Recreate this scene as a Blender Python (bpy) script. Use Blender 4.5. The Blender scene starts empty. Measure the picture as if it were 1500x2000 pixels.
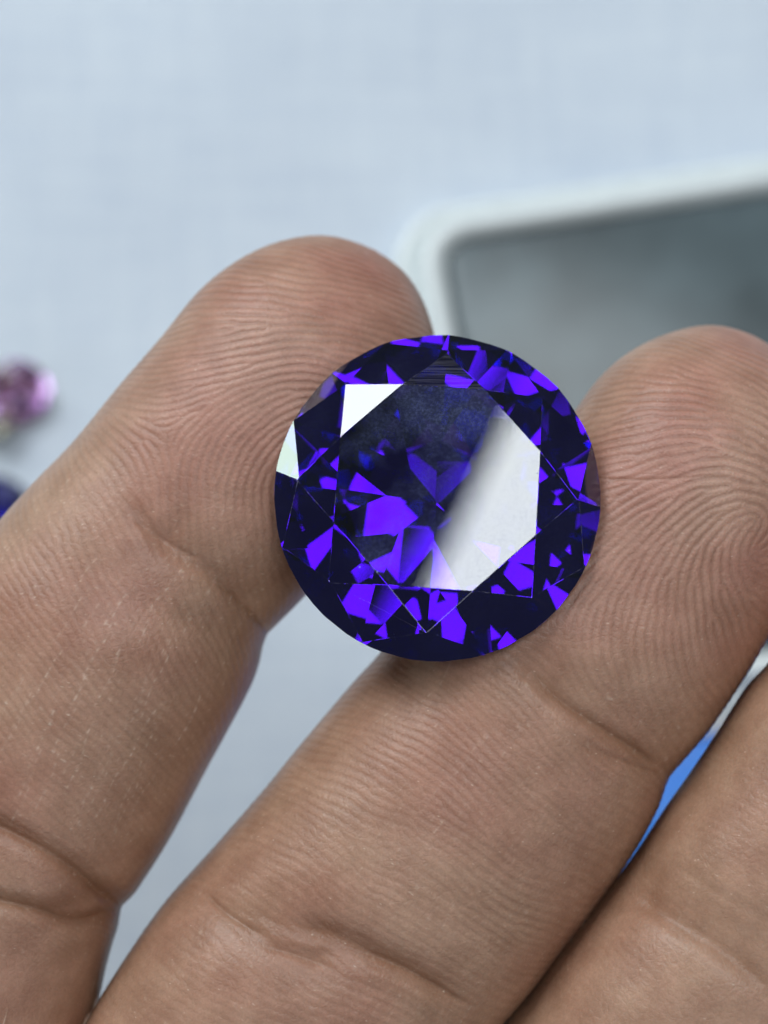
import bpy, bmesh, math, random
import numpy as np
from mathutils import Matrix, Vector

random.seed(7); rng = np.random.default_rng(11)
SC = bpy.context.scene
COL = SC.collection
MM = 0.001

# ------------------------------------------------------------------ camera, world, lights
# The camera looks down at the table, 15 degrees off vertical.  "H" space: millimetres,
# x to the right, y away from the photographer, z up towards the lens.
CAM_D = 110.0            # lens to gem
DROP = 105.0              # gem to table along the lens axis
PPM = 30.0               # photo pixels per mm at the gem
TILT = math.radians(15)
RX = Matrix.Rotation(TILT, 4, 'X')
H2W = Matrix.Translation((RX @ Vector((0, 0, DROP))) * MM) @ RX @ Matrix.Scale(MM, 4)

cam = bpy.data.cameras.new('camera')
cam_o = bpy.data.objects.new('camera', cam); COL.objects.link(cam_o)
cam_o.matrix_world = Matrix.Translation(H2W @ Vector((0, 0, CAM_D))) @ RX
cam.sensor_fit = 'VERTICAL'; cam.sensor_height = 24; cam.sensor_width = 18
cam.lens = 12.0 / (1000.0 / PPM / CAM_D)
cam.clip_start = 0.005; cam.clip_end = 20
cam.dof.use_dof = True
cam.dof.focus_distance = (CAM_D - 1.5) * MM
cam.dof.aperture_fstop = cam.lens / 2.9
SC.camera = cam_o

world = bpy.data.worlds.new('World'); SC.world = world; world.use_nodes = True
bg = world.node_tree.nodes['Background']
bg.inputs['Color'].default_value = (0.72, 0.88, 1.0, 1); bg.inputs['Strength'].default_value = 0.05

def area_lamp(name, pos, up, w, h, radiance, color, target=(3.4, 1.1, 0)):
    """rectangular window-like lamp at an H-space position, facing the gem"""
    l = bpy.data.lights.new(name, 'AREA'); l.shape = 'RECTANGLE'
    l.size = w * MM; l.size_y = h * MM
    l.energy = radiance * math.pi * (w * MM) * (h * MM); l.color = color
    o = bpy.data.objects.new(name, l); COL.objects.link(o)
    p = Vector(pos); z = (p - Vector(target)).normalized()
    y = Vector(up); y = (y - z * y.dot(z)).normalized(); x = y.cross(z)
    m = Matrix((x, y, z)).transposed().to_4x4(); m.translation = p
    loc = H2W @ p
    o.matrix_world = Matrix.Translation(loc) @ (RX @ Matrix((x, y, z)).transposed().to_4x4())
    return o

EDGE = Vector((64, 124, 0)).normalized()          # slope of the window edge mirrored in the table facet
right = Vector((EDGE.y, -EDGE.x, 0))
mid = Vector((-9, 385, 900)) + right * 155 + EDGE * 100
area_lamp('overhead_window', mid, EDGE, 310, 580, 5.3, (0.91, 0.97, 1.0))
area_lamp('front_window', Vector((-0.42, 0.78, 0.46)) * 900, (0, 0.4, 1), 520, 480, 6.6, (0.91, 0.97, 1.0))
area_lamp('side_window', Vector((-0.85, 0.53, -0.045)) * 900, (0, 0.2, 1), 230, 190, 5.2, (0.80, 1.0, 0.88))

area_lamp('left_gem_fill', Vector((-0.80, -0.30, 0.52)) * 900, (0, 0, 1), 200, 220, 2.0, (0.93, 0.98, 1.0))  # added lamp, no known source: more lit patches inside the gem
area_lamp('rear_gem_fill', Vector((-0.15, -0.72, 0.68)) * 900, (0, 0, 1), 170, 180, 2.6, (0.95, 0.98, 1.0))  # unseen lamp added on the viewer's side for flashes in the facets
area_lamp('right_gem_fill', Vector((0.80, 0.50, 0.35)) * 900, (0, 0, 1), 120, 130, 3.2, (0.95, 0.98, 1.0))  # small lamp added at the right, only for gem flashes

area_lamp('far_gem_fill', Vector((0.63, -0.36, 0.69)) * 1500, (0, 0, 1), 450, 440, 1.0, (0.92, 0.97, 1.0))  # dim lamp added to give the gem its mid tones
area_lamp('back_gem_fill', Vector((-0.29, -0.49, 0.82)) * 1500, (0, 0, 1), 450, 440, 1.0, (0.92, 0.97, 1.0))  # second dim added lamp, lifts the dark facets to mid violet
area_lamp('near_gem_fill', Vector((0.20, -0.51, 0.84)) * 1500, (0, 0, 1), 480, 440, 1.0, (0.92, 0.97, 1.0))  # third added fill for the gem's mid tones, no real opening

SC.view_settings.view_transform = 'Standard'; SC.view_settings.look = 'None'
SC.view_settings.exposure = 0.19; SC.view_settings.gamma = 1.0
SC.render.film_transparent = False
cy = SC.cycles
cy.max_bounces = 20; cy.transmission_bounces = 18; cy.glossy_bounces = 10; cy.diffuse_bounces = 3
cy.caustics_reflective = False; cy.caustics_refractive = False
cy.sample_clamp_indirect = 6.0; cy.use_adaptive_sampling = True; cy.adaptive_threshold = 0.02
cy.use_denoising = True

# ------------------------------------------------------------------ helpers
def px(x, y, z=0.0):
    """photo pixel on the plane at height z (H space, mm)"""
    k = (CAM_D - z) / CAM_D / PPM
    return Vector(((x - 750) * k, (1000 - y) * k, z))

def on_table(x, y, up=0.0):
    """photo pixel on the table cloth -> world metres, lifted up mm"""
    o = H2W @ Vector((0, 0, CAM_D)); p = H2W @ px(x, y)
    d = p - o; t = (up * MM - o.z) / d.z
    return o + d * t

def mat(name):
    m = bpy.data.materials.new(name); m.use_nodes = True
    nt = m.node_tree; nt.nodes.clear()
    out = nt.nodes.new('ShaderNodeOutputMaterial')
    return m, nt, out

def N(nt, typ, **kw):
    n = nt.nodes.new('ShaderNode' + typ)
    for k, v in kw.items():
        if k.startswith('i_'):
            key = k[2:].replace('_', ' ')
            n.inputs[int(key) if key.isdigit() else key].default_value = v
        else:
            setattr(n, k, v)
    return n

def L(nt, a, b): nt.links.new(a, b)

def mix(nt, fac, a, b, blend='MIX'):
    n = nt.nodes.new('ShaderNodeMix'); n.data_type = 'RGBA'; n.blend_type = blend
    for sock, v in ((n.inputs[0], fac), (n.inputs[6], a), (n.inputs[7], b)):
        if isinstance(v, bpy.types.NodeSocket): L(nt, v, sock)
        else: sock.default_value = v
    return n.outputs[2]

def math_n(nt, op, a, b=None, c=None, clamp=False):
    n = nt.nodes.new('ShaderNodeMath'); n.operation = op; n.use_clamp = clamp
    for i, v in enumerate((a, b, c)):
        if v is None: continue
        if isinstance(v, bpy.types.NodeSocket): L(nt, v, n.inputs[i])
        else: n.inputs[i].default_value = v
    return n.outputs[0]

def ramp(nt, fac, stops):
    n = nt.nodes.new('ShaderNodeValToRGB'); e = n.color_ramp.elements
    while len(e) < len(stops): e.new(0.5)
    for i, (p, c) in enumerate(stops):
        e[i].position = p; e[i].color = c if len(c) == 4 else (*c, 1)
    L(nt, fac, n.inputs[0]); return n.outputs[0]

def noise(nt, scale, detail=3, rough=0.5, vec=None, dist=0.0):
    n = N(nt, 'TexNoise'); n.inputs['Scale'].default_value = scale
    n.inputs['Detail'].default_value = detail; n.inputs['Roughness'].default_value = rough
    n.inputs['Distortion'].default_value = dist
    if vec is not None: L(nt, vec, n.inputs['Vector'])
    return n.outputs[0]

def tag(o, label=None, cat=None, group=None, kind=None):
    if label: o['label'] = label
    if cat: o['category'] = cat
    if group: o['group'] = group
    if kind: o['kind'] = kind
    return o

def link(name, me, material=None, parent=None):
    o = bpy.data.objects.new(name, me); COL.objects.link(o)
    if material is not None and not me.materials: me.materials.append(material)
    if parent is not None: o.parent = parent
    return o

def smooth(me, on=True):
    me.polygons.foreach_set('use_smooth', np.full(len(me.polygons), on)); me.update()

# ------------------------------------------------------------------ materials
def skin_material():
    m, nt, out = mat('skin')
    b = N(nt, 'BsdfPrincipled'); L(nt, b.outputs[0], out.inputs[0])
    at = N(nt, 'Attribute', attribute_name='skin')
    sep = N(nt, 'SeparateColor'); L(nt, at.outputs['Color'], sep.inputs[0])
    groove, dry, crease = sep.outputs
    geo = N(nt, 'NewGeometry'); pos = geo.outputs['Position']
    n1 = noise(nt, 110, 3, 0.5, pos); n2 = noise(nt, 420, 4, 0.6, pos); n3 = noise(nt, 5200, 2, 0.6, pos)
    side = ramp(nt, n1, [(0.34, (0.430, 0.265, 0.178)), (0.66, (0.395, 0.222, 0.148))])  # tan finger sides, colour also darkened for the shade along the edges
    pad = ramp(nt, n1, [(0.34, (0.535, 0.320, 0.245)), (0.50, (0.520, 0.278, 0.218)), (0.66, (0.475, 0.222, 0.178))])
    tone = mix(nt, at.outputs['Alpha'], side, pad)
    mott = ramp(nt, n2, [(0.35, (0.86, 0.82, 0.78)), (0.65, (1.08, 1.08, 1.06))])
    c = mix(nt, 1.0, tone, mott, 'MULTIPLY')
    fine = ramp(nt, n3, [(0.3, (0.90, 0.88, 0.86)), (0.7, (1.08, 1.08, 1.08))])
    c = mix(nt, 0.8, c, fine, 'MULTIPLY')
    c = mix(nt, math_n(nt, 'MULTIPLY', groove, 0.30), c, (0.20, 0.092, 0.052, 1))  # grooves darkened in colour: some grime, and the shade inside the valleys
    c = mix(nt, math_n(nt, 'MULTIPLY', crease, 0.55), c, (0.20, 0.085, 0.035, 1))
    c = mix(nt, math_n(nt, 'MULTIPLY', dry, 0.55), c, (0.80, 0.62, 0.50, 1))
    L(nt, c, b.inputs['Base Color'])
    b.inputs['Roughness'].default_value = 0.39
    b.inputs['Specular IOR Level'].default_value = 0.42
    b.inputs['Subsurface Weight'].default_value = 0.20
    b.inputs['Subsurface Radius'].default_value = (1.0, 0.38, 0.2)
    b.inputs['Subsurface Scale'].default_value = 0.0009
    # fine criss-cross lines of the skin surface, then grain
    wob = N(nt, 'VectorMath', operation='MULTIPLY_ADD'); nz = N(nt, 'TexNoise'); nz.inputs['Scale'].default_value = 900
    L(nt, pos, nz.inputs['Vector']); L(nt, nz.outputs['Color'], wob.inputs[0]); wob.inputs[1].default_value = (0.0006,) * 3; L(nt, pos, wob.inputs[2])
    vo = N(nt, 'TexVoronoi', feature='DISTANCE_TO_EDGE'); vo.inputs['Scale'].default_value = 2100; L(nt, wob.outputs[0], vo.inputs['Vector'])
    cells = ramp(nt, vo.outputs['Distance'], [(0.0, (0, 0, 0)), (0.22, (1, 1, 1))])
    b1 = N(nt, 'Bump'); b1.inputs['Strength'].default_value = 0.3; b1.inputs['Distance'].default_value = 0.00003
    L(nt, cells, b1.inputs['Height'])
    bp = N(nt, 'Bump'); bp.inputs['Strength'].default_value = 0.40; bp.inputs['Distance'].default_value = 0.00005
    L(nt, noise(nt, 8000, 3, 0.6, pos), bp.inputs['Height']); L(nt, b1.outputs[0], bp.inputs['Normal']); L(nt, bp.outputs[0], b.inputs['Normal'])
    return m

def gem_glass(name, ior, absorb, density, haze=True):
    """clear glass with a coloured, absorbing body; haze = smudges and dust on the surface"""
    m, nt, out = mat(name)
    g = N(nt, 'BsdfGlass'); g.inputs['Color'].default_value = (1, 1, 1, 1)
    g.inputs['Roughness'].default_value = 0.0; g.inputs['IOR'].default_value = ior
    acc = g.outputs[0]
    if haze:
        tc = N(nt, 'TexCoord'); v = tc.outputs['Object']
        patch = ramp(nt, noise(nt, 170, 3, 0.6, v), [(0.38, (0, 0, 0)), (0.68, (1, 1, 1))])
        speck = ramp(nt, noise(nt, 5200, 3, 0.7, v), [(0.44, (0.42, 0.42, 0.42)), (0.68, (1, 1, 1))])
        fac = math_n(nt, 'MULTIPLY', patch, speck); fac = math_n(nt, 'MULTIPLY', fac, math_n(nt, 'MULTIPLY', N(nt, 'Attribute', attribute_name='dust').outputs["Fac"], 0.17))
        pit = N(nt, 'TexVoronoi'); pit.inputs['Scale'].default_value = 900; L(nt, v, pit.inputs['Vector'])
        pitm = ramp(nt, pit.outputs['Distance'], [(0.0, (1, 1, 1)), (0.09, (0, 0, 0))])
        rare = ramp(nt, noise(nt, 330, 2, 0.5, v), [(0.60, (0, 0, 0)), (0.64, (1, 1, 1))])
        pitf = math_n(nt, 'MULTIPLY', math_n(nt, 'MULTIPLY', pitm, rare), 0.7)
        fac = math_n(nt, 'MAXIMUM', fac, pitf)
        d = N(nt, 'BsdfDiffuse'); d.inputs['Color'].default_value = (0.34, 0.40, 0.88, 1)
        mx = N(nt, 'MixShader'); L(nt, fac, mx.inputs[0]); L(nt, acc, mx.inputs[1]); L(nt, d.outputs[0], mx.inputs[2])
        acc = mx.outputs[0]
    if haze:
        # chipped facet edges and, on one star facet, coarse polishing lines
        e = N(nt, 'Attribute', attribute_name='edge').outputs['Fac']; sa = N(nt, 'Attribute', attribute_name='stripe').outputs['Fac']
        f = ramp(nt, noise(nt, 2600, 2, 0.7, v), [(0.45, (0.02, 0.02, 0.02)), (0.64, (0.75, 0.75, 0.75))])
        f2 = ramp(nt, noise(nt, 300, 2, 0.5, v), [(0.46, (0.06, 0.06, 0.06)), (0.66, (0.42, 0.42, 0.42))])
        mp = N(nt, 'Mapping'); L(nt, v, mp.inputs[0]); mp.inputs['Scale'].default_value = (0.03, 1, 0.03)
        st = ramp(nt, noise(nt, 9000, 2, 0.6, mp.outputs[0]), [(0.42, (0, 0, 0)), (0.75, (0.11, 0.11, 0.115))])
        fac = math_n(nt, 'ADD', math_n(nt, 'MULTIPLY', e, math_n(nt, 'MULTIPLY', f, f2)), math_n(nt, 'MULTIPLY', sa, st), clamp=True)
        d = N(nt, 'BsdfDiffuse'); d.inputs['Color'].default_value = (0.52, 0.50, 0.66, 1)
        mx = N(nt, 'MixShader'); L(nt, fac, mx.inputs[0]); L(nt, acc, mx.inputs[1]); L(nt, d.outputs[0], mx.inputs[2])
        acc = mx.outputs[0]
    L(nt, acc, out.inputs['Surface'])
    va = N(nt, 'VolumeAbsorption'); va.inputs['Color'].default_value = (*absorb, 1)
    va.inputs['Density'].default_value = density
    L(nt, va.outputs[0], out.inputs['Volume'])
    return m

def cloth_material():
    m, nt, out = mat('white_cloth')
    b = N(nt, 'BsdfPrincipled'); L(nt, b.outputs[0], out.inputs[0])
    tc = N(nt, 'TexCoord'); v = tc.outputs['Object']
    sx = N(nt, 'SeparateXYZ'); L(nt, v, sx.inputs[0])
    def thread(axis, other):
        w = math_n(nt, 'MULTIPLY', axis, 2 * math.pi / 0.00042)
        return math_n(nt, 'SINE', w)
    wx, wy = thread(sx.outputs[0], 0), thread(sx.outputs[1], 0)
    weave = math_n(nt, 'MULTIPLY', wx, wy)
    mp = N(nt, 'Mapping'); L(nt, v, mp.inputs[0]); mp.inputs['Scale'].default_value = (1, 0.12, 1)
    mq = N(nt, 'Mapping'); L(nt, v, mq.inputs[0]); mq.inputs['Scale'].default_value = (0.12, 1, 1)
    slub = math_n(nt, 'ADD', noise(nt, 420, 3, 0.6, mp.outputs[0]), noise(nt, 420, 3, 0.6, mq.outputs[0]))
    base = ramp(nt, math_n(nt, 'MULTIPLY', slub, 0.5), [(0.34, (0.69, 0.765, 0.875)), (0.62, (0.765, 0.835, 0.925))])
    big = ramp(nt, noise(nt, 34, 2, 0.5, v), [(0.35, (0.95, 0.955, 0.97)), (0.65, (1.02, 1.02, 1.02))])
    L(nt, mix(nt, 1.0, base, big, 'MULTIPLY'), b.inputs['Base Color'])
    b.inputs['Roughness'].default_value = 0.85; b.inputs['Sheen Weight'].default_value = 0.1
    bp = N(nt, 'Bump'); bp.inputs['Strength'].default_value = 0.5; bp.inputs['Distance'].default_value = 0.0001
    L(nt, weave, bp.inputs['Height']); L(nt, bp.outputs[0], b.inputs['Normal'])
    return m

def plastic(name, col, rough=0.3, var=0.06, spec=0.5, scale=300, coat=0.0):
    m, nt, out = mat(name)
    b = N(nt, 'BsdfPrincipled'); L(nt, b.outputs[0], out.inputs[0])
    tc = N(nt, 'TexCoord')
    n = noise(nt, scale, 3, 0.55, tc.outputs['Object'])
    lo = tuple(max(0, c * (1 - var)) for c in col); hi = tuple(min(1, c * (1 + var)) for c in col)
    L(nt, ramp(nt, n, [(0.35, lo), (0.65, hi)]), b.inputs['Base Color'])
    b.inputs['Roughness'].default_value = rough; b.inputs['Specular IOR Level'].default_value = spec
    b.inputs['Coat Weight'].default_value = coat
    return m

# ------------------------------------------------------------------ ridge pattern (papillary lines)
def ridge_field(phi, period, iters=9, nor=16, seed=1):
    """grow friction ridges from noise by repeated oriented Gabor filtering; phi = ridge direction per cell"""
    h, w = phi.shape
    r = np.random.default_rng(seed)
    pad = 16
    P = np.pad(phi, pad, mode='edge'); H, W = P.shape
    img = r.standard_normal((H, W)) * 0.5
    fy = np.fft.fftfreq(H)[:, None]; fx = np.fft.rfftfreq(W)[None, :]
    f0 = 1.0 / period; sig_r = 0.032; sig_t = 0.045
    filt = []
    for k in range(nor):
        a = math.pi * k / nor + math.pi / 2            # wave vector is across the ridge
        cx, cyy = math.cos(a) * f0, math.sin(a) * f0
        g = 0
        for s in (1, -1):
            dx, dy = fx - s * cx, fy - s * cyy
            pr = dx * math.cos(a) + dy * math.sin(a); pt = -dx * math.sin(a) + dy * math.cos(a)
            g = g + np.exp(-0.5 * ((pr / sig_r) ** 2 + (pt / sig_t) ** 2))
        filt.append(g)
    q = np.mod(P, math.pi) / math.pi * nor
    k0 = np.floor(q).astype(int) % nor; fr = q - np.floor(q); k1 = (k0 + 1) % nor
    for it in range(iters):
        F = np.fft.rfft2(img); acc = np.zeros_like(img)
        for k in range(nor):
            o = np.fft.irfft2(F * filt[k], s=(H, W))
            acc += o * ((k0 == k) * (1 - fr) + (k1 == k) * fr)
        s = acc.std() + 1e-9
        img = np.tanh(1.25 * acc / s)
    return img[pad:-pad, pad:-pad]

def bilin(img, y, x):
    h, w = img.shape
    y = np.clip(y, 0, h - 1.001); x = np.clip(x, 0, w - 1.001)
    y0 = y.astype(int); x0 = x.astype(int); fy = y - y0; fx = x - x0
    return (img[y0, x0] * (1 - fy) * (1 - fx) + img[y0 + 1, x0] * fy * (1 - fx)
            + img[y0, x0 + 1] * (1 - fy) * fx + img[y0 + 1, x0 + 1] * fy * fx)

def value_noise(shape, cell, r):
    h, w = shape
    g = r.standard_normal((int(h / cell[0]) + 3, int(w / cell[1]) + 3))
    yy, xx = np.meshgrid(np.arange(h) / cell[0], np.arange(w) / cell[1], indexing='ij')
    return bilin(g, yy, xx)

def spline(pts, n=2000):
    """Catmull-Rom through points, dense samples, plus parameter"""
    P = np.asarray(pts, float); m = len(P)
    Q = np.vstack([2 * P[0] - P[1], P, 2 * P[-1] - P[-2]])
    t = np.linspace(0, m - 1 - 1e-6, n); i = t.astype(int); f = (t - i)[:, None]
    p0, p1, p2, p3 = Q[i], Q[i + 1], Q[i + 2], Q[i + 3]
    return 0.5 * (2 * p1 + (p2 - p0) * f + (2 * p0 - 5 * p1 + 4 * p2 - p3) * f ** 2 + (3 * p1 - p0 - 3 * p2 + p3) * f ** 3)

def poly_dist(X, Y, pts):
    d = np.full(X.shape, 1e9); tt = np.zeros(X.shape)
    S = spline(pts, 40)
    for k in range(len(S) - 1):
        a, b = S[k], S[k + 1]; v = b - a; l2 = v @ v
        t = np.clip(((X - a[0]) * v[0] + (Y - a[1]) * v[1]) / l2, 0, 1)
        dd = np.hypot(X - a[0] - t * v[0], Y - a[1] - t * v[1])
        m = dd < d; d = np.where(m, dd, d); tt = np.where(m, (k + t) / (len(S) - 1), tt)
    return d, tt

def build_finger(spec):
    """a finger lofted through ribs; returns vertex array (H mm), faces, skin colours"""
    ribs = np.array(spec['ribs'], float)           # x0 y0 x1 y1 z thick
    tip = np.array(spec['tip'], float)             # x y z
    first = np.array([[tip[0], tip[1], tip[0], tip[1], tip[2], ribs[0, 5]]])
    A = np.vstack([first, ribs])
    # round the nose: insert two ribs close to the tip
    D = spline(A, 6000)
    d = np.zeros(len(D))
    d[1:] = 0.5 * (np.hypot(np.diff(D[:, 0]), np.diff(D[:, 1])) + np.hypot(np.diff(D[:, 2]), np.diff(D[:, 3])))
    s = np.cumsum(d) / PPM
    ds, vis = spec['ds'], spec['vis']
    s1 = np.arange(ds, min(vis, s[-1]), ds)
    s2 = np.linspace(min(vis, s[-1]), s[-1], 26)[1:] if s[-1] > vis else np.array([])
    S = np.concatenate([s1, s2]); rows = len(S)
    R = np.stack([np.interp(S, s, D[:, k]) for k in range(6)], 1)
    Zc = R[:, 4]
    k = (CAM_D - Zc) / CAM_D / PPM
    lx, ly = (R[:, 0] - 750) * k, (1000 - R[:, 1]) * k
    rx, ry = (R[:, 2] - 750) * k, (1000 - R[:, 3]) * k
    C = np.stack([(lx + rx) / 2, (ly + ry) / 2, Zc], 1)
    Nv = np.stack([(rx - lx) / 2, (ry - ly) / 2, np.zeros(rows)], 1)
    a = np.linalg.norm(Nv, axis=1)
    b = a * R[:, 5]
    ncol = spec['ncol']; nback = max(12, ncol // 10)
    th = np.concatenate([np.linspace(-0.25, math.pi + 0.25, ncol), np.linspace(math.pi + 0.25, 2 * math.pi - 0.25, nback + 2)[1:-1]])
    nt = len(th)
    ex = 2 / 2.25
    ct = np.sign(np.cos(th)) * np.abs(np.cos(th)) ** ex; st = np.sign(np.sin(th)) * np.abs(np.sin(th)) ** ex
    # theta = 0 is the right-hand side, pi/2 faces the lens, pi is the left-hand side
    P = C[:, None, :] + Nv[:, None, :] * ct[None, :, None]
    P[:, :, 2] += b[:, None] * st[None, :]
    # arc length from the middle of the pad
    seg = np.zeros((rows, nt)); dv = np.linalg.norm(np.diff(P, axis=1), axis=2); seg[:, 1:] = np.cumsum(dv, 1)
    mid = seg[:, ncol // 2][:, None]; V = seg - mid          # + towards the left side
    # image coordinates (photo px)
    kz = CAM_D * PPM / (CAM_D - P[:, :, 2])
    IX, IY = P[:, :, 0] * kz + 750, 1000 - P[:, :, 1] * kz
    U = np.repeat(S[:, None], nt, 1)
    # broad relief: pads and folds, in photo space
    disp = np.zeros((rows, nt)); crease = np.zeros((rows, nt))
    front = np.clip(st, 0, 1)[None, :] ** 0.5
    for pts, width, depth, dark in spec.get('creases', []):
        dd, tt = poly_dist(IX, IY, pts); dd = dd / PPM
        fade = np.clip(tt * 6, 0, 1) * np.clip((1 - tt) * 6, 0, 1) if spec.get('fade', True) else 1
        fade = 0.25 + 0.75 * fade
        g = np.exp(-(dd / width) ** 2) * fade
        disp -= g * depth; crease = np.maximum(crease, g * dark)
    for (cx, cy_, rx_, amp) in spec.get('bulges', []):
        disp += amp * np.exp(-(((IX - cx) ** 2 + (IY - cy_) ** 2) / rx_ ** 2))
    if spec.get('ridges'):
        cs = 0.085                                            # ridge chart cell, mm
        vmax = float(np.abs(V[:, :ncol]).max()); ulen = float(S[rows - 1 if s[-1] <= vis else len(s1) - 1])
        gh, gw = int(ulen / cs) + 2, int(2 * vmax / cs) + 2
        uu = np.arange(gh) * cs; vv = np.arange(gw) * cs - vmax
        Cu = np.stack([np.interp(uu, S, C[:, 0]), np.interp(uu, S, C[:, 1])], 1)
        Nu = np.stack([np.interp(uu, S, Nv[:, 0]), np.interp(uu, S, Nv[:, 1])], 1)
        au = np.linalg.norm(Nu, axis=1) + 1e-6; e = Nu / au[:, None]
        off = np.clip(vv[None, :] / au[:, None], -1.5, 1.5)
        GX = Cu[:, None, 0] - e[:, None, 0] * np.sin(off) * au[:, None]
        GY = Cu[:, None, 1] - e[:, None, 1] * np.sin(off) * au[:, None]
        ang = spec['field'](GX * PPM + 750, 1000 - GY * PPM)     # ridge direction, radians, y-up image
        dx, dy = np.cos(ang), np.sin(ang)
        T = np.gradient(Cu, axis=0); T /= (np.linalg.norm(T, axis=1)[:, None] + 1e-9)
        det = (-e[:, 0]) * T[:, 1] - (-e[:, 1]) * T[:, 0]
        al = (dx * T[:, 1][:, None] - dy * T[:, 0][:, None]) / det[:, None]
        be = ((-e[:, 0])[:, None] * dy - (-e[:, 1])[:, None] * dx) / det[:, None]
        phi = np.arctan2(be, al)                                 # columns = v, rows = u
        phi = phi + 0.10 * value_noise(phi.shape, (40, 40), rng)
        img = ridge_field(phi, spec['period'] / cs, seed=spec['seed'])
        g = bilin(img, U / cs, (V + vmax) / cs)
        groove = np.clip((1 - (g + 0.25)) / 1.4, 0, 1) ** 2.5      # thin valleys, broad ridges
        mask = np.clip((V[:, :] + vmax * 2) * 0 + 1, 0, 1) * np.clip((st + 0.55) * 2, 0, 1)[None, :]
        amp = np.interp(S, *spec['amp'])[:, None]
        grain = value_noise((rows, nt), (2.2, 2.2), rng)
        mod = np.clip(1.0 + 0.35 * value_noise((rows, nt), (28, 28), rng), 0.35, 1.5)
        fade_end = np.clip((vis - U) / 3.0, 0, 1)
        disp += -groove * amp * mask * mod * fade_end + 0.004 * grain * mask * fade_end
        # dry longitudinal lines with pale flecks
        dry = np.zeros((rows, nt))
        for (u0, v0, ln, slope, strength) in spec.get('dry', []):
            vline = v0 + slope * (U - u0) + 0.10 * np.sin(U * 1.7 + v0 * 3)
            on = np.clip((U - u0) / 1.0, 0, 1) * np.clip((u0 + ln - U) / 1.0, 0, 1)
            q = np.exp(-((V - vline) / 0.060) ** 2) * on * strength
            dry = np.maximum(dry, q)
        fleck = value_noise((rows, nt), (3.0, 2.4), rng)
        dry = dry * np.clip(0.55 + 0.6 * fleck, 0, 1.2) * np.clip(1 - groove * 0.8, 0, 1)
        area = np.interp(S, *spec['fleck'])[:, None] if 'fleck' in spec else 0
        spk = np.clip(value_noise((rows, nt), (2.0, 2.0), rng) - 2.35, 0, 1) * 1.6
        spk2 = np.clip(fleck - 1.1, 0, 1) * area * np.clip(1 - groove * 1.5, 0, 1)
        dry = np.clip(dry + spk + spk2, 0, 1)
        disp += 0.012 * dry
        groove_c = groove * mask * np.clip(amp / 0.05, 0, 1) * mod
    else:
        groove_c = np.zeros((rows, nt)); dry = np.zeros((rows, nt))
    # surface normals of the smooth form
    du = np.gradient(P, axis=0); dv = np.roll(P, -1, 1) - np.roll(P, 1, 1)
    nrm = np.cross(dv, du); nl = np.linalg.norm(nrm, axis=2, keepdims=True) + 1e-12; nrm /= nl
    mid_n = nrm[rows // 2, ncol // 2]
    if mid_n[2] < 0: nrm = -nrm
    soft = np.clip(a / 1.5, 0, 1)[:, None]
    P = P + nrm * (disp * front * soft)[:, :, None] if not spec.get('ridges') else P + nrm * (disp * np.clip((st + 0.6) * 2.2, 0, 1)[None, :] * soft)[:, :, None]
    verts = P.reshape(-1, 3)
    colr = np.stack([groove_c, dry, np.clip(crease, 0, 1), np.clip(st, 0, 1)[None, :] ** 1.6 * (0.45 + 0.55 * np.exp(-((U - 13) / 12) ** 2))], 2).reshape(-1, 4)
    tipv = np.array([[C[0, 0] + (C[0, 0] - C[1, 0]) * 0.3, C[0, 1] + (C[0, 1] - C[1, 1]) * 0.3, C[0, 2]]])
    basev = C[-1:].copy()
    verts = np.vstack([verts, tipv, basev]); colr = np.vstack([colr, np.tile([0, 0, 0, 1.0], (2, 1))])
    i = np.arange(rows - 1)[:, None]; j = np.arange(nt)[None, :]; j2 = (j + 1) % nt
    quads = np.stack([i * nt + j, i * nt + j2, (i + 1) * nt + j2, (i + 1) * nt + j], 2).reshape(-1, 4)
    jj = np.arange(nt); jn = (jj + 1) % nt; tv = rows * nt; bv = tv + 1
    t1 = np.stack([np.full(nt, tv), jn, jj], 1)
    t2 = np.stack([np.full(nt, bv), (rows - 1) * nt + jj, (rows - 1) * nt + jn], 1)
    return verts, quads, np.vstack([t1, t2]), colr

def mesh_from(name, verts, quads, tris, colr):
    me = bpy.data.meshes.new(name)
    nq, n3 = len(quads), len(tris)
    me.vertices.add(len(verts)); me.vertices.foreach_set('co', verts.astype(np.float32).ravel())
    me.loops.add(nq * 4 + n3 * 3)
    me.loops.foreach_set('vertex_index', np.concatenate([quads.ravel(), tris.ravel()]).astype(np.int32))
    me.polygons.add(nq + n3)
    start = np.concatenate([np.arange(nq) * 4, nq * 4 + np.arange(n3) * 3]).astype(np.int32)
    me.polygons.foreach_set('loop_start', start)
    me.update(calc_edges=True); me.validate()
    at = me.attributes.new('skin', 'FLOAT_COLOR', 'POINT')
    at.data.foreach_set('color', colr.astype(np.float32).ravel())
    # outward faces: signed volume
    v = verts; t = np.vstack([quads[:, :3], quads[:, [0, 2, 3]], tris])
    vol = np.einsum('ij,ij->i', v[t[:, 0]], np.cross(v[t[:, 1]], v[t[:, 2]])).sum()
    if vol < 0: me.flip_normals()
    return me

def zero_pole(cores, deltas, base):
    def f(x, y):
        z = x - 1j * y; t = np.zeros(x.shape)
        rot = np.exp(-1j * base)
        for c in cores: t = t + 0.5 * np.angle((z - (c[0] - 1j * c[1])) * rot)
        for d in deltas: t = t - 0.5 * np.angle((z - (d[0] - 1j * d[1])) * rot)
        return t + base
    return f

def dry_lines(n, u, v, seed, strength=(0.4, 1.0), ln=(3, 9), slope=0.12):
    r = random.Random(seed)
    return [(r.uniform(*u), r.uniform(*v), r.uniform(*ln), r.uniform(-slope, slope), r.uniform(*strength)) for _ in range(n)]

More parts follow.
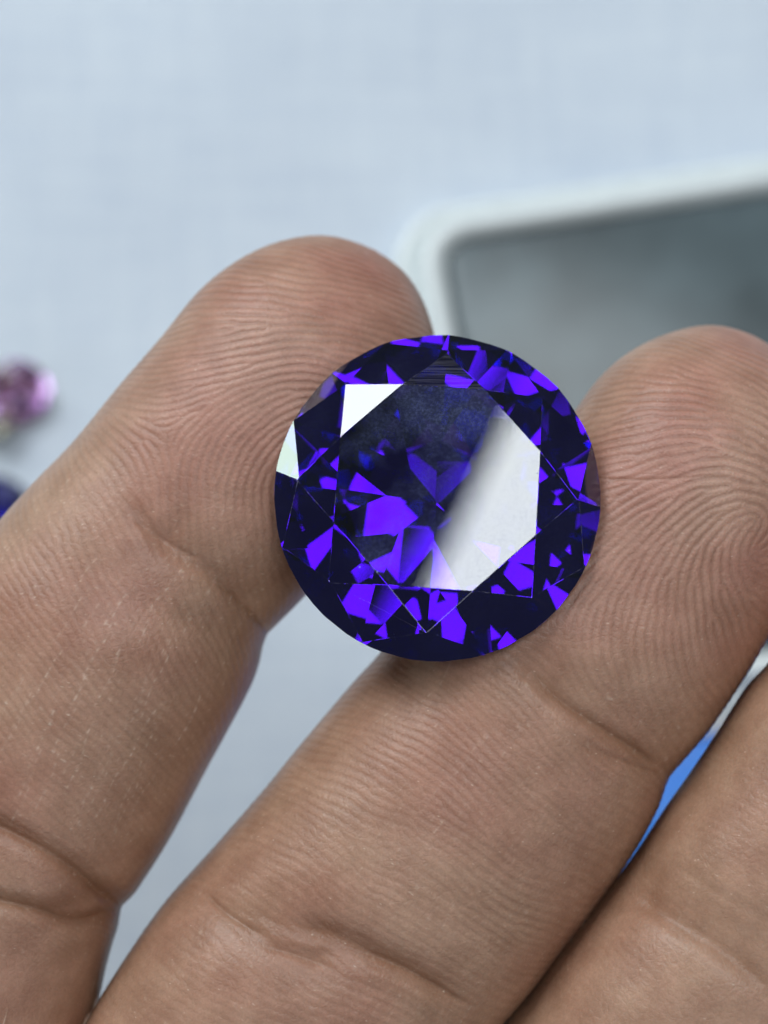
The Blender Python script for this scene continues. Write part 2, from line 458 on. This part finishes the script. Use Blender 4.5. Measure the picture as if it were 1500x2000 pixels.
Z1, Z2, Z3 = -9.6, -9.4, -8.0
def zr(rows, zs, thick=0.86):
    """attach depth and thickness to (x0,y0,x1,y1) ribs"""
    n = len(rows); xs = np.linspace(0, 1, len(zs)); out = []
    for i, r in enumerate(rows): out.append((*r, float(np.interp(i / (n - 1), xs, zs)), thick))
    return out

INDEX = dict(
    tip=(733, 488, -13.8),
    ribs=zr([(640, 466, 800, 548), (560, 475, 838, 625), (480, 509, 852, 712), (400, 571, 838, 805), (320, 668, 792, 905),
             (240, 757, 722, 1005), (150, 864, 645, 1105), (70, 947, 575, 1186), (0, 1027, 521, 1247), (-60, 1110, 486, 1340),
             (-120, 1220, 400, 1500), (-190, 1370, 325, 1645), (-250, 1490, 246, 1772), (-285, 1590, 224, 1825), (-330, 1740, 205, 1890),
             (-370, 1900, 182, 1990), (-420, 2150, 120, 2190), (-560, 2420, 60, 2500), (-640, 2650, -40, 2720)],
            [-13.6, -12.3, -11.3, -10.7, -10.2, -9.8, -9.5, -9.1, -8.6, -8, -7.5, -7, -6]),
    ds=0.066, vis=56.0, ncol=400, ridges=True, period=0.53, seed=3,
    amp=([0, 3, 16, 22, 26, 40, 47, 56], [0.016, 0.038, 0.036, 0.024, 0.019, 0.017, 0.011, 0.010]),
    fleck=([0, 18, 26, 40, 56], [0.05, 0.1, 0.55, 0.6, 0.25]),
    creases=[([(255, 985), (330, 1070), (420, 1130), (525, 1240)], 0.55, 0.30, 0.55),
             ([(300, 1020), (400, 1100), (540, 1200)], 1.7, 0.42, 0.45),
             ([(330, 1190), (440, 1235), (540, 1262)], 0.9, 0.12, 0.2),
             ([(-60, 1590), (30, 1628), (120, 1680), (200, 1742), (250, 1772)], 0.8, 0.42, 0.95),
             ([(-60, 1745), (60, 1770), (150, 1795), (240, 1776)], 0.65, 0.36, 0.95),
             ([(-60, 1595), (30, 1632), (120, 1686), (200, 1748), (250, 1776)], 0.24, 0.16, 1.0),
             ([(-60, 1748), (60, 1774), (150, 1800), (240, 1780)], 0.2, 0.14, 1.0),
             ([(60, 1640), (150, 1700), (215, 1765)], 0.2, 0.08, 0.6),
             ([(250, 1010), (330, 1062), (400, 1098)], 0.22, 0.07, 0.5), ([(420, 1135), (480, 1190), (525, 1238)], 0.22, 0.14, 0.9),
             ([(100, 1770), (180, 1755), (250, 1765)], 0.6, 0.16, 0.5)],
    bulges=[(170, 1320, 260, 0.55), (520, 760, 260, 0.45), (110, 1715, 90, 0.35)],
    dry=dry_lines(34, (26, 41), (-9, 4), 5, (0.25, 0.85)) + dry_lines(30, (22, 42), (-10, 8), 6, (0.15, 0.45)),
    field=zero_pole([(640, 875)], [(322, 852)], math.radians(-37)))

MIDDLE = dict(
    tip=(1444, 645, -12.0),
    ribs=zr([(1365, 641, 1510, 690), (1290, 661, 1565, 755), (1227, 694, 1602, 840), (1176, 739, 1620, 940), (1134, 796, 1605, 1045),
             (1082, 875, 1560, 1135), (1020, 945, 1500, 1224), (955, 1010, 1438, 1328), (880, 1070, 1374, 1424), (815, 1130, 1303, 1511),
             (785, 1200, 1276, 1574), (752, 1272, 1230, 1656), (690, 1345, 1150, 1768), (627, 1420, 1082, 1856), (572, 1485, 1038, 1916),
             (520, 1547, 972, 1994), (420, 1660, 880, 2100), (333, 1760, 790, 2200), (240, 1893, 700, 2310), (165, 2005, 615, 2420),
             (-20, 2290, 460, 2650), (-150, 2560, 330, 2850)],
            [-11.6, -9.8, -8.8, -8.5, -8.4, -8.4, -8.3, -8.1, -7.8, -7.4, -7, -6.5, -6, -6]),
    ds=0.066, vis=74.0, ncol=430, ridges=True, period=0.57, seed=9,
    amp=([0, 3, 20, 27, 31, 46, 56, 74], [0.018, 0.036, 0.033, 0.022, 0.016, 0.019, 0.012, 0.010]),
    fleck=([0, 22, 28, 34, 44, 74], [0.05, 0.12, 0.5, 0.35, 0.3, 0.3]),
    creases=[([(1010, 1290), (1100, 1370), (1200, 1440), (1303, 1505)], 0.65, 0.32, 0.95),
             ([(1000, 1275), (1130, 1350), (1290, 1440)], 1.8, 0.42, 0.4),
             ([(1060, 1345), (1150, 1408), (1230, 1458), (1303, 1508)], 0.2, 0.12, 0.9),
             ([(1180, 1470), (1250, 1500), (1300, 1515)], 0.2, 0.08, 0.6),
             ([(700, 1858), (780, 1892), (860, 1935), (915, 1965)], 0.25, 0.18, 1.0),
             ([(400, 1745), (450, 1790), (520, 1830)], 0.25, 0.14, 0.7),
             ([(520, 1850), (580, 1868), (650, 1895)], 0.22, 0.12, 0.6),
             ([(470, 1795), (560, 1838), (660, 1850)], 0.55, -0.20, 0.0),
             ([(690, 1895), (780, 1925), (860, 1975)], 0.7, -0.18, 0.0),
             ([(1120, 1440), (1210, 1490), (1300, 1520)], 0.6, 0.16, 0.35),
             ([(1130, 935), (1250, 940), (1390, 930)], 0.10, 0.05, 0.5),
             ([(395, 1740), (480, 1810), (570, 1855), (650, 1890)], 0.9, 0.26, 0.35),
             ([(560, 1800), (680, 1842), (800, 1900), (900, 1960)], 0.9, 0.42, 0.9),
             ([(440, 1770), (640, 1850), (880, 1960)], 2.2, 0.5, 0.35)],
    bulges=[(820, 1560, 330, 0.5), (1380, 980, 300, 0.5), (360, 1900, 200, 0.4)],
    dry=dry_lines(40, (32, 50), (-9, 9), 15, (0.12, 0.42), (2, 9), 0.2),
    field=zero_pole([(1478, 1015), (1470, 1075)], [(1080, 1225), (1700, 1150)], math.radians(-30)))

RING = dict(
    tip=(1952, 828, -6.5),
    ribs=zr([(1868, 842, 2015, 905), (1780, 890, 2062, 1000), (1700, 975, 2080, 1120), (1625, 1080, 2060, 1260), (1560, 1185, 2010, 1440),
             (1500, 1280, 1945, 1620), (1453, 1338, 1885, 1720), (1402, 1424, 1840, 1790), (1350, 1504, 1790, 1860), (1301, 1573, 1735, 1930),
             (1250, 1648, 1690, 1990), (1206, 1706, 1640, 2065), (1158, 1771, 1590, 2140), (1082, 1874, 1520, 2240), (1030, 1944, 1470, 2310),
             (973, 2006, 1420, 2370), (850, 2180, 1290, 2530), (760, 2340, 1210, 2690), (640, 2560, 1110, 2850)],
            [-6.5, -5.5, -5, -4.5, -4.5, -4.5, -4.5, -4.8, -5, -5.5, -6, -6]),
    ds=0.075, vis=72.0, ncol=340, ridges=True, period=0.56, seed=21,
    amp=([0, 3, 20, 30, 46, 72], [0.02, 0.03, 0.025, 0.007, 0.007, 0.006]),
    fleck=([0, 30, 72], [0.05, 0.15, 0.15]),
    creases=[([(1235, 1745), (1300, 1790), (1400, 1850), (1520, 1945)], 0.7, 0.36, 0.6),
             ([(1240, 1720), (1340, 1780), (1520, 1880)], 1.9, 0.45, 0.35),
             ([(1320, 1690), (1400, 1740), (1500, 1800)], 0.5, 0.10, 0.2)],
    bulges=[(1500, 1560, 300, 0.5), (1200, 1990, 220, 0.45)],
    dry=dry_lines(6, (28, 50), (-8, 9), 25, (0.1, 0.3)),
    field=zero_pole([], [], math.radians(-36)))

def coarse(tip, rows, zs, thick):
    return dict(tip=tip, ribs=zr(rows, zs, thick), ds=1.6, vis=400.0, ncol=28)

LITTLE = coarse((2200, 1640, -8), [(2120, 1660, 2270, 1720), (2010, 1760, 2290, 1880), (1850, 1960, 2200, 2230), (1650, 2220, 2010, 2500),
                (1450, 2440, 1850, 2740), (1260, 2620, 1680, 2960), (1080, 2800, 1540, 3180)], [-8, -7, -6, -6, -6], 0.86)
THUMB = coarse((-1900, 2500, 6), [(-1940, 2540, -1800, 2480), (-2000, 2680, -1620, 2540), (-1960, 2960, -1480, 2720), (-1800, 3260, -1260, 2960),
               (-1560, 3640, -960, 3300), (-1400, 3900, -700, 3600)], [4, 4, 2, 0, -4, -6], 0.8)
PALM = coarse((430, 2480, -8), [(-150, 2400, 900, 2560), (-520, 2460, 1330, 2740), (-700, 2640, 1560, 3020), (-900, 2950, 1420, 3420),
              (-1150, 3350, 1080, 3850), (-1400, 3750, 620, 4250), (-1560, 4150, 150, 4650), (-1650, 4600, -250, 5000), (-1850, 5300, -520, 5650)],
              [-8, -8, -8, -7, -6, -4, -2, 0, 2], 0.42)

SKIN = skin_material()

for i, r in enumerate(RING['ribs']):
    w = max(0.0, min(1.9, (2000 - r[1]) / 450)); dx, dy = 9 + 5 * w, 8 + 4 * w
    RING['ribs'][i] = (r[0] + dx, r[1] + dy, r[2] + dx, r[3] + dy, r[4], r[5])

def press(P):
    """skin gives way under the gem: vertices inside it slide out below its pavilion"""
    pn, pd, ez = GEM_PLANES
    c = np.array([3.45, 1.13, -2.0]); near = np.where(((P - c) ** 2).sum(1) < 14.5 ** 2)[0]
    q = P[near]; dist = q @ pn.T - pd[None, :]
    inside = dist.max(1) < 0.06
    dirn = -ez; den = pn @ dirn; ok = den > 0.05
    t = ((0.06 + pd[ok][None, :] - q[inside] @ pn[ok].T) / den[ok][None, :]).min(1)
    P[near[inside]] += dirn[None, :] * t[:, None]
    # and it is dented a little beyond the girdle
    o = np.array(px(853.5, 966, 0)); v = P[near] - o; zl = v @ ez
    rho = np.sqrt(np.maximum(0, (v ** 2).sum(1) - zl ** 2)) - 10.75
    lim = -0.30 + 0.50 * np.clip(rho, 0, None)
    over = np.where(rho > -0.4, zl - lim, -9.0); soft = 0.25
    drop = np.where(over > -1.0, soft * np.log1p(np.exp(np.clip(over / soft, -30, 30))), 0)
    drop *= np.clip((8 - rho) / 4, 0, 1)
    P[near] -= ez[None, :] * drop[:, None]
    return P

def build_hand():
    parts = []
    for nm, sp in (('palm', PALM), ('little', LITTLE), ('thumb', THUMB), ('ring', RING), ('middle', MIDDLE), ('index', INDEX)):
        vq = list(build_finger(sp))
        if nm in ('middle', 'index'): vq[0] = press(vq[0])
        parts.append(link(nm, mesh_from(nm, *vq)))
    base = parts[0]
    for p in parts[1:]:
        md = base.modifiers.new('join', 'BOOLEAN'); md.operation = 'UNION'; md.object = p; md.solver = 'MANIFOLD'
    dg = bpy.context.evaluated_depsgraph_get(); dg.update()
    me = bpy.data.meshes.new_from_object(base.evaluated_get(dg))
    for p in parts:
        old = p.data; bpy.data.objects.remove(p); bpy.data.meshes.remove(old)
    me.transform(H2W @ Matrix.Identity(4)); me.update()
    smooth(me); me.name = 'hand'
    me.materials.clear(); me.materials.append(SKIN)
    root = Vector(H2W @ px(300, 3400, -14))
    me.transform(Matrix.Translation(-root))
    o = link('hand', me); o.location = root
    tag(o, 'open hand, palm up, holding the large violet gem between its finger tips', 'hand')
    return o

# ------------------------------------------------------------------ cut gems
def az(a): return Vector((math.sin(math.radians(a)), math.cos(math.radians(a)), 0))

def cut_gem(name, R, rot=0.0, table=0.655, crown=33.5, pav=41.0, jit=0.3, seed=1, girdle=0.03, squash=1.0, bevel=None, main=False):
    """round brilliant: table, 8 stars, 8 kites, 16 upper girdle, girdle, 8 mains and 16 lower girdle facets"""
    r = random.Random(seed); j = lambda s=1.0: r.uniform(-jit, jit) * s
    bm = bmesh.new()
    bmesh.ops.create_cube(bm, size=2.6)
    def cut(p, n):
        n = n.normalized()
        geom = bm.verts[:] + bm.edges[:] + bm.faces[:]
        bmesh.ops.bisect_plane(bm, geom=geom, dist=1e-6, plane_co=p, plane_no=n, clear_outer=True)
        ed = [e for e in bm.edges if e.is_boundary]
        if ed: bmesh.ops.contextual_create(bm, geom=ed)
    def plane3(a, b, c):
        n = (b - a).cross(c - a)
        if n.dot((a + b + c) / 3) < 0: n = -n
        cut((a + b + c) / 3, n)
    for k in range(72): d = az(k * 5 + 1.3); cut(d, d)
    h = (1 - table) * math.tan(math.radians(crown))
    ta = math.tan(math.radians(crown)); rs = 0.852
    zs = h - (rs * math.cos(math.radians(22.5)) - table) * ta
    Z = Vector((0, 0, 1))
    cut(Z * h, Z)
    Vt, G, M, S = [], [], [], []
    for k in range(8):
        a = rot + 45 * k + j(2); Vt.append(az(a) * table + Z * h); G.append(az(a))
        a2 = rot + 45 * k + 22.5 + j(2); M.append(az(a2)); S.append(az(a2) * (rs + j(0.01)) + Z * (zs + j(0.006)))
    for k in range(8):                                        # kites
        ang = math.radians(crown + j()); d = az(rot + 45 * k + j(2))
        cut(az(rot + 45 * k) * table + Z * h, d * math.sin(ang) + Z * math.cos(ang))
    for k in range(8): plane3(Vt[k], Vt[(k + 1) % 8], S[k])
    for k in range(8):
        lift = Z * (0.03 if main and k == 6 else 0)          # one facet is ground shallower
        plane3(S[k], G[k], M[k]); plane3(S[k], M[k] + lift, G[(k + 1) % 8])
    tp = math.tan(math.radians(pav)); rl = 0.30; D = -Z * girdle
    for k in range(8):
        ang = math.radians(pav + j()); d = az(rot + 45 * k + j(1.5))
        cut(d * 0.997 + D, d * math.sin(ang) - Z * math.cos(ang))
    for k in range(8):
        low = az(rot + 45 * k + 22.5 + j(2)); q = rl + j(0.08)
        pt = low * q + D - Z * ((1 - q * math.cos(math.radians(22.5))) * tp + j(0.004))
        g0, m0, g1 = az(rot + 45 * k) + D, az(rot + 45 * k + 22.5) + D, az(rot + 45 * k + 45) + D
        plane3(pt, g0, m0); plane3(pt, m0, g1)
    bmesh.ops.remove_doubles(bm, verts=bm.verts[:], dist=2e-4)
    bmesh.ops.dissolve_limit(bm, angle_limit=1e-4, verts=bm.verts[:], edges=bm.edges[:])
    for f in bm.faces: f.smooth = False
    if bevel:
        ed = [e for e in bm.edges if len(e.link_faces) == 2 and min(v.co.z for v in e.verts) > 0.005 and e.calc_face_angle(0) > 0.02]
        bmesh.ops.bevel(bm, geom=ed, offset=bevel, segments=1, affect='EDGES', material=1, clamp_overlap=False, profile=0.5)
    bmesh.ops.recalc_face_normals(bm, faces=bm.faces[:])
    bmesh.ops.scale(bm, vec=(R * MM, R * MM * squash, R * MM), verts=bm.verts[:])
    me = bpy.data.meshes.new(name); bm.to_mesh(me); bm.free()
    return me

VIOLET = gem_glass('violet_crystal', 2.16, (0.56, 0.0, 0.88), 320)
def gem_matrix(pos, tx, ty, spin=0):
    ez = Vector((math.tan(math.radians(tx)), math.tan(math.radians(ty)), 1)).normalized()
    ex = Vector((0, 1, 0)).cross(ez).normalized(); ey = ez.cross(ex)
    m = RX @ Matrix((ex, ey, ez)).transposed().to_4x4() @ Matrix.Rotation(math.radians(spin), 4, 'Z')
    return Matrix.Translation(H2W @ pos) @ m

def build_main_gem():
    me = cut_gem('gemstone', 10.62, rot=-18.3, seed=14, pav=38.0, jit=0.3, squash=1.025, bevel=0.0020, main=True)
    edge = np.array([float(p.material_index == 1) for p in me.polygons]); stripe = np.zeros(len(edge))
    for i, p in enumerate(me.polygons):
        d = math.degrees(math.atan2(p.normal.x, p.normal.y)); t = math.degrees(math.acos(max(-1, min(1, p.normal.z))))
        if not edge[i] and 15 < t < 25 and abs(d - 4) < 10: stripe[i] = 1
        p.material_index = 0
    dust = np.array([1.0 if p.normal.z > 0.995 else 0.12 for p in me.polygons])
    for nm, val in (('edge', edge), ('stripe', stripe), ('dust', dust)):
        me.attributes.new(nm, 'FLOAT', 'FACE').data.foreach_set('value', val.astype(np.float32))
    me.materials.append(VIOLET)
    o = link('gemstone', me)
    o.matrix_world = gem_matrix(px(853.5, 966, 0), -1.5, 12)
    global GEM_PLANES
    w2h = H2W.inverted() @ o.matrix_world; rot = w2h.to_3x3().normalized()
    pn, pd = [], []
    for p in me.polygons:
        if not edge[p.index] and p.area > 1e-9:
            n = (rot @ p.normal).normalized(); pn.append(n); pd.append(n.dot(w2h @ p.center))
    GEM_PLANES = (np.array(pn), np.array(pd), np.array(rot @ Vector((0, 0, 1))))
    tag(o, 'large round faceted violet gem held between two finger tips', 'gemstone')

def small_gem(name, label, pxy, R, absorb, density, seed, tilt):
    me = cut_gem(name, R, rot=seed * 17, seed=seed)
    me.materials.append(gem_glass(name + '_crystal', 1.75, absorb, density, False))
    o = link(name, me)
    p = on_table(*pxy, 0)
    # lying on the cloth on its pavilion, leaning over
    lean = Matrix.Rotation(math.radians(tilt[0]), 4, 'Z') @ Matrix.Rotation(math.radians(tilt[1]), 4, 'X')
    low = min((lean @ v.co).z for v in me.vertices)
    o.matrix_world = Matrix.Translation((p.x, p.y, -low)) @ lean
    tag(o, label, 'gemstone', 'small loose gems lying on the cloth')
    return o

# ------------------------------------------------------------------ table cloth, box, packet
def build_cloth():
    bm = bmesh.new()
    n = 90; sx, sy = 0.78, 0.62
    vs = []
    for i in range(n + 1):
        for k in range(n + 1):
            x = (i / n - 0.5) * sx; y = (k / n - 0.5) * sy - 0.08
            r = math.hypot(x, y)
            z = 0.0006 * (math.sin(x * 23 + 1.2 * math.sin(y * 9)) + math.sin(y * 17 + 2 * math.sin(x * 5))) * min(1, max(0, (r - 0.09) / 0.1))
            vs.append(bm.verts.new((x, y, z - 0.0001)))
    for i in range(n):
        for k in range(n):
            a = i * (n + 1) + k
            bm.faces.new((vs[a], vs[a + n + 1], vs[a + n + 2], vs[a + 1]))
    me = bpy.data.meshes.new('tablecloth'); bm.to_mesh(me); bm.free(); smooth(me)
    o = link('tablecloth', me, cloth_material())
    tag(o, 'pale bluish white woven cloth spread flat under the hand and the box', 'tablecloth')

def rrect(w, h, r, n=10):
    pts = []
    for cx, cy_, a0 in ((w / 2 - r, h / 2 - r, 0), (-w / 2 + r, h / 2 - r, 90), (-w / 2 + r, -h / 2 + r, 180), (w / 2 - r, -h / 2 + r, 270)):
        for k in range(n + 1):
            a = math.radians(a0 + 90 * k / n); pts.append((cx + r * math.cos(a), cy_ + r * math.sin(a)))
    return pts

def loft(name, loops, cap0=False, cap1=False):
    bm = bmesh.new(); rings = []
    for pts, z in loops: rings.append([bm.verts.new((x * MM, y * MM, z * MM)) for x, y in pts])
    n = len(rings[0])
    for a, b in zip(rings[:-1], rings[1:]):
        for i in range(n): bm.faces.new((a[i], a[(i + 1) % n], b[(i + 1) % n], b[i]))
    if cap0: bm.faces.new(rings[0][::-1])
    if cap1: bm.faces.new(rings[-1])
    bmesh.ops.recalc_face_normals(bm, faces=bm.faces[:])
    me = bpy.data.meshes.new(name); bm.to_mesh(me); bm.free(); smooth(me)
    return me

def build_box():
    W, Hh = 84.8, 56.8
    ctr = on_table(748, 406, 7)                               # outer upper left corner
    ang = math.radians(9.5)
    root = bpy.data.objects.new('display_box', None); COL.objects.link(root)
    ex = Vector((math.cos(ang), math.sin(ang), 0)); ey = Vector((-math.sin(ang), math.cos(ang), 0))
    c = Vector((ctr.x, ctr.y, 0)) + ex * (W * 0.6275 * MM) - ey * (Hh * 0.6275 * MM)
    root.location = c; root.rotation_euler = (0, 0, ang); root.scale = (1.255,) * 3
    tag(root, 'white framed plastic box with rounded corners and a grey inside, lying behind the fingers', 'box')
    def R(i, r): return rrect(W - 2 * i, Hh - 2 * i, r)
    wp = plastic('white_plastic', (0.82, 0.87, 0.88), 0.2, 0.03)
    loops = [(R(0.6, 6.4), 0.0), (R(0.0, 7.0), 0.8), (R(0.0, 7.0), 3.2), (R(0.3, 6.7), 4.3), (R(0.7, 6.3), 4.6), (R(1.4, 5.9), 4.6), (R(1.6, 5.8), 3.0), (R(2.2, 5.4), 3.0),
             (R(2.6, 5.2), 6.3), (R(2.9, 4.9), 7.0), (R(3.4, 4.5), 7.3), (R(4.2, 3.8), 7.2), (R(4.8, 3.4), 6.7), (R(5.1, 3.1), 5.9), (R(5.3, 3.0), 4.2)]
    link('frame', loft('frame', loops, True, False), wp, root)
    link('foam_pad', loft('foam_pad', [(R(5.35, 2.9), 0.6), (R(5.35, 2.9), 5.9), (R(5.6, 2.8), 6.2)], True, True),
         plastic('grey_foam', (0.072, 0.096, 0.106), 0.34, 0.55, 0.5, 45), root)
    return root

def build_packet():
    root = bpy.data.objects.new('packet', None); COL.objects.link(root)
    p = on_table(1390, 1500, 0)
    root.location = (p.x, p.y, 0); root.rotation_euler = (0, 0, math.radians(14)); root.scale = (1.255,) * 3
    tag(root, 'glossy blue and white packet glimpsed between the two right-hand fingers', 'packet')
    def slab(name, x0, y0, x1, y1, z0, z1, m):
        r = rrect(x1 - x0, y1 - y0, 0.8, 4); r = [(x + (x0 + x1) / 2, y + (y0 + y1) / 2) for x, y in r]
        ri = [((x - (x0 + x1) / 2) * 0.985 + (x0 + x1) / 2, (y - (y0 + y1) / 2) * 0.97 + (y0 + y1) / 2) for x, y in r]
        link(name, loft(name, [(r, z0), (r, z1 - 0.3), (ri, z1)], True, True), m, root)
    slab('sleeve', -22, -16, 24, 3.0, 0.05, 3.0, plastic('blue_print', (0.07, 0.27, 0.86), 0.25, 0.08))
    slab('flap', -20, 3.05, 23, 8.0, 0.05, 3.6, plastic('white_print', (0.93, 0.95, 1.0), 0.2, 0.04))
    slab('seal_strip', -20, 8.05, 23, 11.0, 0.05, 3.4, plastic('cream_print', (0.74, 0.70, 0.46), 0.25, 0.05))
    return root

build_cloth()
build_box()
build_packet()
small_gem('small_gem', 'small round pinkish purple gem at the left edge, out of focus', (42, 784), 4.3, (0.70, 0.16, 0.88), 95, 2, (35, 36))
small_gem('small_gem', 'small dark navy blue gem half hidden behind the index finger', (14, 1004), 4.4, (0.25, 0.2, 0.72), 600, 3, (110, 34))
small_gem('small_gem', 'tiny pale yellowish gem cut by the left border of the photo', (-4, 832), 2.8, (0.9, 0.86, 0.35), 130, 5, (200, 30))
build_main_gem()
build_hand()
